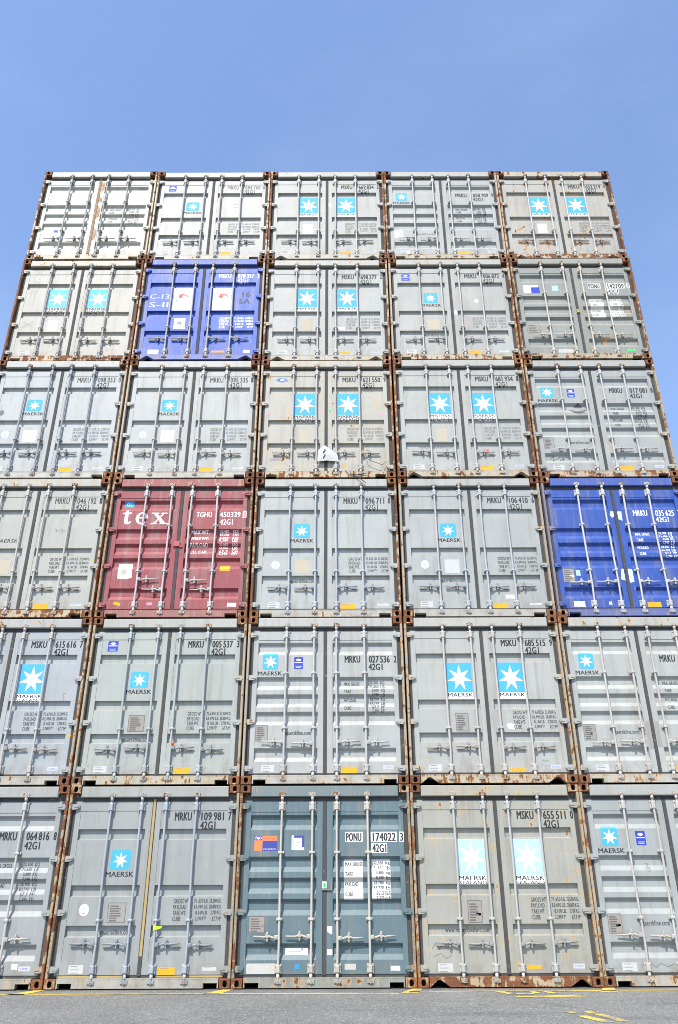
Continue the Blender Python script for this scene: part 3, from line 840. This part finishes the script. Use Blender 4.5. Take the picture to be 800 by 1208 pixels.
c = Container(*at(3, 3), 'A', 'clean light grey container beside the maroon one, with one small star logo', (0.476, 0.482, 0.461), rust=.07, sill=.38, rod_col=(.46, .49, .51))
number(c, 'MRKU', '096 711', '8', mat='ink'); table_four(c); small_logo(c); common(c, plate='cream', oval=True)

c = Container(*at(3, 4), 'A', 'clean grey container beside the royal blue one, with one small star logo', (0.453, 0.455, 0.434), rust=.06, sill=.26, rod_col=(.46, .48, .49))
number(c, 'MRKU', '106 410', '6', mat='ink'); table_four(c); small_logo(c); common(c, plate='label', oval=True)
rectsticker(c, 'white_sticker', .46, .60, .325, .395, 'white', 1, lines=2, ink='faint')
c.put('red_dot', lambda: Decal().oval(-.185, 1.375, .02, .025, M['orange']), -1)

ROYAL = (.028, .092, .42)
c = Container(*at(3, 5), 'B', 'royal blue ribbed container with plain doors, white number and pale blue tape', ROYAL, rust=.03, sill=.16, frame=.46, rod_col=(.56, .55, .54), post_col=(.20, .18, .22))
number(c, 'MRKU', '035 625', '3', mat='white', bold=.014); table_eight(c, 'white')
rectsticker(c, 'data_plate', -1.06, -.865, .615, .865, 'greyplate', -1, lines=6, ink='grey', border='grey'); rectsticker(c, 'plate_tag', -.955, -.875, .71, .745, 'white', -1)
rectsticker(c, 'purple_sticker', -.835, -.765, .73, .835, 'pale_sky', -1, lines=3, ink='purple')
rectsticker(c, 'white_sticker', -.945, -.765, .178, .275, 'white', -1, lines=3, ink='faint'); rectsticker(c, 'small_sticker', -.37, -.32, .215, .268, 'paper', -1, lines=1)
rectsticker(c, 'yellow_sticker', .262, .482, .168, .258, 'yellow', 1, lines=1, ink='plate')
c.put('tape_strip', lambda: Decal().poly([(-.105, 1.86), (-.075, 1.81), (-.034, 1.83), (-.034, 1.935), (-.08, 1.935)], M['tape']), -1)
c.put('tape_strip', lambda: Decal().poly([(.034, 1.78), (.10, 1.75), (.105, 1.93), (.034, 1.93)], M['tape']), 1)
c.put('tape_strip', lambda: Decal().poly([(-.10, .66), (-.034, .64), (-.034, .85), (-.07, .85)], M['tape']), -1)
c.put('tape_strip', lambda: Decal().poly([(.034, .60), (.11, .615), (.108, .845), (.034, .85)], M['tape']), 1)

# ---- fourth row
c = Container(*at(4, 1), 'A', 'shiny pale grey container with faint number 098 353 0, below a rusty sill', PALE, rust=.08, sill=.24, frame=.50, rod_col=(.36, .375, .385))
number(c, 'MRKU', '098 353', '0', mat='ink', bold=.008); table_four(c, 'faint'); small_logo(c, ink='ink'); common(c, plate='paper', oval=True, ink='faint')
c.put('scuff_mark', lambda: Decal().oval(-.99, 1.42, .045, .06, M['faint']), -1)

c = Container(*at(4, 2), 'A', 'pale grey container sandwiched between the cobalt blue one above and the maroon one below', (0.525, 0.525, 0.502), rust=.06, sill=.28, frame=.58)
number(c, 'MRKU', '095 335', '1', mat='ink', bold=.008); table_four(c, 'faint'); small_logo(c, ink='ink'); common(c, plate='paper', oval=True, ink='faint')

c = Container(*at(4, 3), 'A', 'stained grey container with two star logos and a torn white paper hung at the handles', (0.530, 0.495, 0.421), rust=.26, sill=.62, frame=.76, rod_col=(.50, .48, .44))
number(c, 'MSKU', '621 550', '9', mat='ink'); table_four(c, 'faint'); big_logos(c, 'sky', 'ink', box='paper'); common(c, plate='cream', big=True, ws=False, yel=None, maker=False, ink='faint')
c.put('blue_emblem', lambda: Decal().oval(-.84, 2.16, .085, .055, M['linkblue']).oval(-.83, 2.165, .05, .03, M['white'], 1).stroke([(-.95, 2.155), (-.83, 2.185), (-.73, 2.14)], .016, M['linkblue'], 2), -1)
b = MB()
n = b.add([(-.155, -.010, .325), (.02, -.018, .338), (.225, -.011, .318), (.205, -.012, .46), (.085, -.014, .575), (-.025, -.020, .655), (-.145, -.008, .560), (.030, -.030, .47)])
for k in range(7): b.face((n + k, n + (k + 1) % 7, n + 7))
n2 = len(b.v)
b.v.extend([(x, y + .003, z) for x, y, z in b.v[:8]]); 
for k in range(7): b.face((n2 + (k + 1) % 7, n2 + k, n2 + 7)); b.face((k, n2 + k, n2 + (k + 1) % 7, (k + 1) % 7))
for z0 in (.385, .49):
    b.tube([(-.05, -.023, z0), (-.02, -.027, z0 + .045), (-.045, -.026, z0 + .02), (-.01, -.028, z0 + .06), (-.03, -.027, z0 + .075)], .008, 5, 1)
link('torn_paper', b.mesh('torn_paper', [M['label'], M['grey']]), c.door[-1])
b = MB(); b.tube([(.70, -.012, .50), (.72, -.014, .38), (.80, -.016, .33), (.90, -.016, .29), (1.0, -.012, .25), (1.08, .02, .34)], .005, 5); link('loose_wire', b.mesh('loose_wire', [M['wire']]), c.door[1])
b = MB(); b.tube([(.34, -.012, .14), (.40, -.014, .06), (.50, -.016, .04), (.60, -.02, -.03), (.70, -.02, -.12)], .006, 5); b.tube([(.42, -.013, .06), (.58, -.02, .05), (.72, -.016, .08)], .006, 5); link('loose_wire', b.mesh('loose_wire', [M['wire']]), c.door[1])
for x0, z0, w_, m_ in ((-1.10, 1.35, .05, 'pink'), (.99, 1.36, .05, 'pink'), (-.10, 1.415, .05, 'pink'), (.045, 1.42, .05, 'green')): rectsticker(c, 'tape_scrap', x0, x0 + w_, z0, z0 + .045, m_, -1 if x0 < 0 else 1)
c.put('yellow_dot', lambda: Decal().oval(.335, .262, .03, .035, M['yellow']), 1)
c.put('smeared_sticker', lambda: Decal().poly([(-1.03, .37), (-.78, .40), (-.80, .445), (-1.0, .43)], M['greyplate']), -1)
rectsticker(c, 'yellowed_sticker', -.925, -.735, .195, .295, 'cream', -1)

c = Container(*at(4, 4), 'A', 'tidy grey container with two star logos, beside the stained one with torn white paper', (0.501, 0.495, 0.458), rust=.11, sill=.44, frame=.66, cut='tri', rod_col=(.52, .51, .49))
number(c, 'MSKU', '681 934', '1', mat='ink'); table_four(c, 'faint'); big_logos(c, 'sky', 'ink'); common(c, plate='cream', big=True, ink='faint')
rectsticker(c, 'red_tag', .38, .43, .55, .60, 'red', 1)

c = Container(*at(4, 5), 'B', 'ribbed grey container on top of the royal blue one with a dark diamond shaped residue', (0.463, 0.468, 0.448), rust=.14, sill=.50, frame=.66, rod_col=(.52, .51, .49))
number(c, 'MRKU', '017 081', '8', mat='ink'); table_eight(c); small_logo(c); purple_label(c); common(c, plate='cream' if False else 'greyplate')
c.put('placard_residue', lambda: Decal().poly([(-.50, 1.495), (-.32, 1.46), (-.14, 1.50), (-.24, 1.40), (-.32, 1.375), (-.43, 1.40)], M['grey']).poly([(-.415, 1.55), (-.32, 1.62), (-.225, 1.55), (-.32, 1.53)], M['grey']), -1)
c.put('chalk_scribble', lambda: Decal().stroke([(-.98, .42), (-.90, .48), (-.92, .38), (-.80, .46), (-.78, .38), (-.70, .44)], .012, M['grey']), -1)

# ---- fifth row
c = Container(*at(5, 1), 'A', 'creamy grey weathered container with washed out pale star logos and a very rusty sill', (0.591, 0.548, 0.477), rust=.16, sill=.70, frame=.78, rod_col=(.44, .43, .40), post_col=(.50, .42, .28))
big_logos(c, 'mid_sky', 'ink', box='paper'); common(c, plate='paper', big=True, www=False, maker=False, yel=None, yx=None); table_four(c, 'faint') if False else None
c.put('chalk_scribble', lambda: Decal().ring(-.86, 2.13, .06, .06, .014, M['white']), -1)
c.put('scuff_mark', lambda: Decal().stroke([(-1.0, 1.02), (-.78, .86)], .012, M['greyplate']).stroke([(-.78, 1.02), (-1.0, .86)], .012, M['greyplate']), -1)

COBALT = (.032, .115, .58)
c = Container(*at(5, 2), 'A', 'cobalt blue container with white emblem posters bearing red figures, and faint stencilled letters', COBALT, rust=.05, sill=.16, frame=.50, cut='tri', rod_col=(.46, .44, .40), post_col=(.30, .27, .25))
number(c, 'MSKU', '878 357', '3', mat='white', bold=.014); table_four(c, 'white')
for sd, x0, x1 in ((-1, -.592, -.205), (1, .208, .612)):
    def f():
        cx = (x0 + x1) / 2
        d = Decal().rect(x0, x1, 1.262, 1.836, M['white']).ring(cx, 1.612, .180, .195, .006, M['faint'], 1)
        d.stroke([(cx - .11, 1.48), (cx - .11, 1.71)], .010, M['linkblue'], 1)
        d.poly([(cx - .10, 1.655), (cx - .07, 1.66), (cx - .06, 1.70), (cx - .02, 1.70), (cx - .015, 1.655), (cx + .05, 1.645), (cx + .11, 1.60), (cx + .115, 1.625), (cx + .06, 1.675), (cx - .01, 1.685)], M['red'], 1)
        d.poly([(cx - .085, 1.60), (cx - .03, 1.57), (cx + .0, 1.60), (cx + .01, 1.66), (cx - .06, 1.665)], M['red'], 2)
        return d.text('Safmarine', x0 + .03, x1 - .03, 1.305, 1.375, M['greyplate'], 1, 0, .35)
    c.put('emblem_poster', f, sd)
c.put('stencil_lettering', lambda: Decal().text('C-13', -1.045, -.66, 1.555, 1.685, M['stencil'], 0, .03).text('S-II', -1.045, -.66, 1.345, 1.475, M['stencil'], 0, .03), -1)
c.put('stencil_lettering', lambda: Decal().text('16', .80, .965, 1.61, 1.74, M['grey'], 0, .02).text('5A', .74, .965, 1.43, 1.56, M['grey'], 0, .02), 1, label='dark grey blurred stencilled figures')
rectsticker(c, 'data_plate', -.510, -.290, .795, 1.060, 'white', -1); rectsticker(c, 'plate_tag', -.445, -.36, .90, .98, 'cream', -1)
rectsticker(c, 'white_sticker', -.955, -.745, .165, .278, 'white', -1, lines=2, ink='faint'); rectsticker(c, 'yellow_sticker', .27, .52, .205, .25, 'yellow', 1); rectsticker(c, 'maker_sticker', .885, 1.015, .20, .265, 'white', 1)

c = Container(*at(5, 3), 'A', 'grey container beside the cobalt blue one, two star logos and a small torn white tag', (0.521, 0.515, 0.483), rust=.10, sill=.40, frame=.66, cut='tri', rod_col=(.52, .51, .49))
number(c, 'MSKU', '698 377', '2', mat='ink'); table_four(c, 'faint'); big_logos(c, 'sky', 'ink', two=False, box='white'); common(c, plate='cream', big=True, www=False, maker=True, yx=(.246, .455, .192, .240))
c.put('torn_paper', lambda: Decal().poly([(.22, .86), (.36, .85), (.35, .775), (.26, .79), (.215, .81)], M['paper']), 1)

c = Container(*at(5, 4), 'A', 'grey container with white paint dabs, small star logo and purple sticker, numbered 006 872 4', (0.521, 0.510, 0.468), rust=.12, sill=.46, frame=.72, rod_col=(.50, .49, .47))
number(c, 'MRKU', '006 872', '4', mat='ink'); table_four(c, 'faint'); small_logo(c, ink='ink'); purple_label(c); common(c, plate='cream', oval=False)
c.put('paint_dab', lambda: Decal().oval(.50, 1.50, .045, .05, M['white'], 0, 9), 1)
c.put('paint_dab', lambda: Decal().oval(.065, 1.20, .03, .06, M['white'], 0, 9), 1)

OLIVE = (.365, .370, .330)
c = Container(*at(5, 5), 'B', 'dull brownish grey ribbed container with blue and white sticker and boxed number', OLIVE, rust=.15, sill=.50, frame=.72, rod_col=BEIGE_ROD, post_col=(.34, .30, .25))
number(c, 'PONU', '142709', '7', mat='ink', boxed=True); table_eight(c, boxed=True, mat='faint')
c.put('owner_logo', lambda: Decal().rect(-1.02, -.72, 1.69, 1.90, M['white']).rect(-.87, -.70, 1.69, 1.845, M['purple'], 1), -1)
c.put('pale_blue_sticker', lambda: Decal().rect(-.44, -.32, 1.75, 1.885, M['pale_sky']), -1)
rectsticker(c, 'data_plate', -1.055, -.80, .67, .90, 'plate', -1, lines=5, ink='grey', border='grey')
rectsticker(c, 'worn_sticker', -.51, -.20, .18, .27, 'dust', -1); rectsticker(c, 'green_sticker', .80, .98, .225, .25, 'green', 1)
c.put('rust_patch', lambda: Decal().poly([(.36, .52), (.44, .58), (.52, .54), (.48, .44), (.43, .36), (.40, .46)], M['rusttan']), 1)
b = MB(); b.box(-.034, .028, .028, .0485, 1.16, 1.25, 0, .005); link('door_seal', b.mesh('door_seal', [M['mustard']]), c.door[-1])

# ---- top row
c = Container(*at(6, 1), 'B', 'topmost bleached white ribbed container with rust blotches along its door joint, no logos', (0.694, 0.665, 0.576), rust=.10, sill=.46, frame=.70, rod_col=(.36, .36, .35), post_col=(.46, .34, .20))
table_eight(c, 'faint')
c.put('rust_blotch', lambda: Decal().poly([(.035, 2.30), (.10, 2.32), (.105, 2.05), (.04, 2.02)], M['rusttan']).poly([(.036, 1.86), (.095, 1.80), (.10, 1.70), (.036, 1.72)], M['rusttan']).poly([(.036, 1.60), (.09, 1.52), (.10, 1.28), (.036, 1.20)], M['rusttan']).poly([(.036, .92), (.10, .86), (.09, .62), (.036, .58)], M['rusttan']), 1)
c.put('sealing_tape', lambda: Decal().rect(-.026, .026, .20, 2.395, M['brown']), -1, y=.0495)
rectsticker(c, 'small_sticker', -.80, -.72, .81, .90, 'purple', -1, lines=2, ink='white'); rectsticker(c, 'white_sticker', -.950, -.752, .178, .282, 'white', -1)

c = Container(*at(6, 2), 'A', 'topmost pale grey container with one small star logo, standing on the cobalt blue one', (0.581, 0.560, 0.511), rust=.08, sill=.36, frame=.66, rod_col=(.46, .46, .45), post_col=(.42, .38, .32))
number(c, 'MRKU', '084 760', '8', mat='faint', bold=.008); table_four(c, 'faint'); small_logo(c, ink='ink'); purple_label(c); common(c, plate='white', ink='faint')
rectsticker(c, 'yellowed_sticker', .43, .63, 1.42, 1.68, 'paper', 1, lines=3, ink='faint')

c = Container(*at(6, 3), 'A', 'topmost grey container with two star logos, even paint and little rust, marked 669 834 2', (0.532, 0.522, 0.480), rust=.10, sill=.36, frame=.68, cut='tri', rod_col=(.52, .52, .50), post_col=(.40, .36, .30))
number(c, 'MSKU', '669 834', '2', mat='ink'); table_four(c, 'faint'); big_logos(c, 'sky', 'ink', two=False, box='white'); common(c, plate='paper', big=True, ink='faint', yx=(.25, .50, .192, .235))
c.put('paint_dab', lambda: Decal().oval(.065, 1.60, .035, .05, M['white'], 0, 9), 1)

c = Container(*at(6, 4), 'B', 'topmost ribbed grey container with one small star logo, marked 058 709 9', (0.514, 0.515, 0.488), rust=.08, sill=.40, frame=.68, rod_col=(.52, .52, .51), post_col=(.40, .36, .30))
number(c, 'MRKU', '058 709', '9', mat='ink'); table_eight(c, 'ink'); small_logo(c, ink='ink'); common(c, plate='paper', ink='faint')

c = Container(*at(6, 5), 'A', 'topmost rusty grey container with two star logos and brown scabs around its handles', (0.546, 0.520, 0.467), rust=.33, sill=.60, frame=.80, cut='tri', rod_col=(.54, .53, .50), post_col=(.48, .34, .19))
number(c, 'MSKU', '652 219', '0', mat='ink'); table_four(c, 'faint'); big_logos(c, 'sky', 'ink', two=False, box='white'); common(c, plate='paper', big=True, ws=False, yel=None, maker=False, ink='faint')
for sd, xs in ((-1, (-.80, -.34)), (1, (.34, .80))):
    for x in xs:
        c.put('rust_scab', lambda: Decal().poly([(x - .16, .55), (x - .05, .62), (x + .06, .56), (x + .13, .60), (x + .10, .50), (x + .02, .44), (x + .0, .28), (x - .03, .42), (x - .12, .47)], M['rusttan']), sd)

# ------------------------------------------------------------------ ground and its painted marks
ASPH = asphalt_material(); YEL = road_paint_material()
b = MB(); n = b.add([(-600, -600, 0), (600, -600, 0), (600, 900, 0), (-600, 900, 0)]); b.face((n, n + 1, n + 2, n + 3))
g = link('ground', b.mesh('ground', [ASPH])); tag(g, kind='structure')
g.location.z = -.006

def marking(polys):
    b = MB()
    for p in polys:
        n = b.add([(x, y, -.002) for x, y in p]); b.face(range(n, n + len(p)))
    o = link('road_marking', b.mesh('road_marking', [YEL])); tag(o, kind='structure')

def strip(x0, y0, x1, y1, w=.075):
    return [(x0, y0 - w / 2), (x1, y1 - w / 2), (x1, y1 + w / 2), (x0, y0 + w / 2)]
marking([strip(-14, -.33, -1.36, -.50)]); marking([strip(-1.36, -.50, .95, -.56)])
marking([strip(1.10, -.36, 9.5, -.30, .07)])
for x in (-6.28, -3.78, -1.30, 1.20, 3.72, 6.2):
    marking([[(x - .22, -.50), (x + .0, -.50), (x + .10, -.02), (x - .04, -.02)]])
# stretched slot figures by the joint
marking([[(2.18, -.40), (2.30, -.40), (2.42, -.70), (2.30, -.70)], [(2.30, -.62), (2.62, -.62), (2.64, -.70), (2.42, -.70)], [(2.62, -.40), (2.70, -.40), (2.72, -.62), (2.62, -.62)]])
marking([[(2.78, -.40), (2.88, -.40), (2.94, -.64), (2.84, -.64)], [(2.94, -.58), (3.06, -.60), (3.06, -.66), (2.86, -.66)]])
marking([[(2.34, -.92), (3.06, -.82), (3.18, -.98), (2.34, -1.02)]])
marking([[(2.55, -2.25), (2.64, -2.30), (2.66, -2.42), (2.56, -2.36)], [(2.60, -2.60), (2.70, -2.58), (2.84, -3.02), (2.72, -3.02)]])
marking([[(2.76, -2.28), (2.84, -2.28), (2.86, -2.38), (2.77, -2.38)], [(2.80, -2.46), (2.90, -2.46), (3.02, -3.0), (2.90, -3.0)]])

# ------------------------------------------------------------------ light, sky, camera
sun_dir = Vector((-.42, -1.0, 1.52)).normalized()                  # towards the sun
elev = math.asin(sun_dir.z); az = math.atan2(sun_dir.x, sun_dir.y)
li = bpy.data.lights.new('sun', 'SUN'); li.energy = 3.8; li.angle = R(.53); li.color = (1, .95, .87)
so = bpy.data.objects.new('sun', li); COL.objects.link(so); so.rotation_euler = sun_dir.to_track_quat('Z', 'Y').to_euler(); so.location = (-10, -25, 30)

w = bpy.data.worlds.new('World'); sc.world = w; w.use_nodes = True
nt = w.node_tree; nt.nodes.clear()
sky = nt.nodes.new('ShaderNodeTexSky'); sky.sky_type = 'NISHITA'; sky.sun_disc = False
sky.sun_elevation = elev; sky.sun_rotation = az; sky.altitude = 0; sky.air_density = 1.0; sky.dust_density = .6; sky.ozone_density = 1.5
bg = nt.nodes.new('ShaderNodeBackground'); bg.inputs[1].default_value = .15
wo = nt.nodes.new('ShaderNodeOutputWorld'); tc = nt.nodes.new('ShaderNodeTexCoord'); mp = nt.nodes.new('ShaderNodeMapping'); mp.inputs['Scale'].default_value = (1.2, 1.6, 3.4); mp.inputs['Rotation'].default_value = (.3, .5, .2)
nt.links.new(tc.outputs['Generated'], mp.inputs[0])
cl = noise(nt, mp.outputs[0], 1.5, 7, .55)
hz = mix(nt, math_node(nt, 'MULTIPLY', smooth(nt, cl, .42, .78), .07), sky.outputs[0], (4.2, 4.7, 5.6))
hz = mix(nt, 1.0, hz, (1.12, 1.12, 1.17), 'MULTIPLY')
nt.links.new(hz, bg.inputs[0]); nt.links.new(bg.outputs[0], wo.inputs[0])

U = 2.48
cam = bpy.data.cameras.new('camera'); co = bpy.data.objects.new('camera', cam); COL.objects.link(co)
cam.sensor_fit = 'VERTICAL'; cam.sensor_height = 36; cam.lens = 892 / 1208 * 36
cam.shift_y = 30.6 / 1208
cam.clip_end = 3000
pit, yaw, roll = R(25.41), R(.14), R(.26)
m = Matrix.Rotation(-yaw, 4, 'Z') @ Matrix.Rotation(math.pi / 2 + pit, 4, 'X') @ Matrix.Rotation(-roll, 4, 'Z')
m.translation = Vector((.079 * U, -4.668 * U, .44 * U))
co.matrix_world = m
sc.camera = co
sc.cycles.pixel_filter_type = 'BLACKMAN_HARRIS'; sc.cycles.filter_width = .95
sc.render.resolution_x, sc.render.resolution_y = 678, 1024
sc.view_settings.view_transform = 'Standard'; sc.view_settings.look = 'None'
sc.view_settings.exposure = .86; sc.view_settings.gamma = 1; sc.view_settings.use_curve_mapping = False
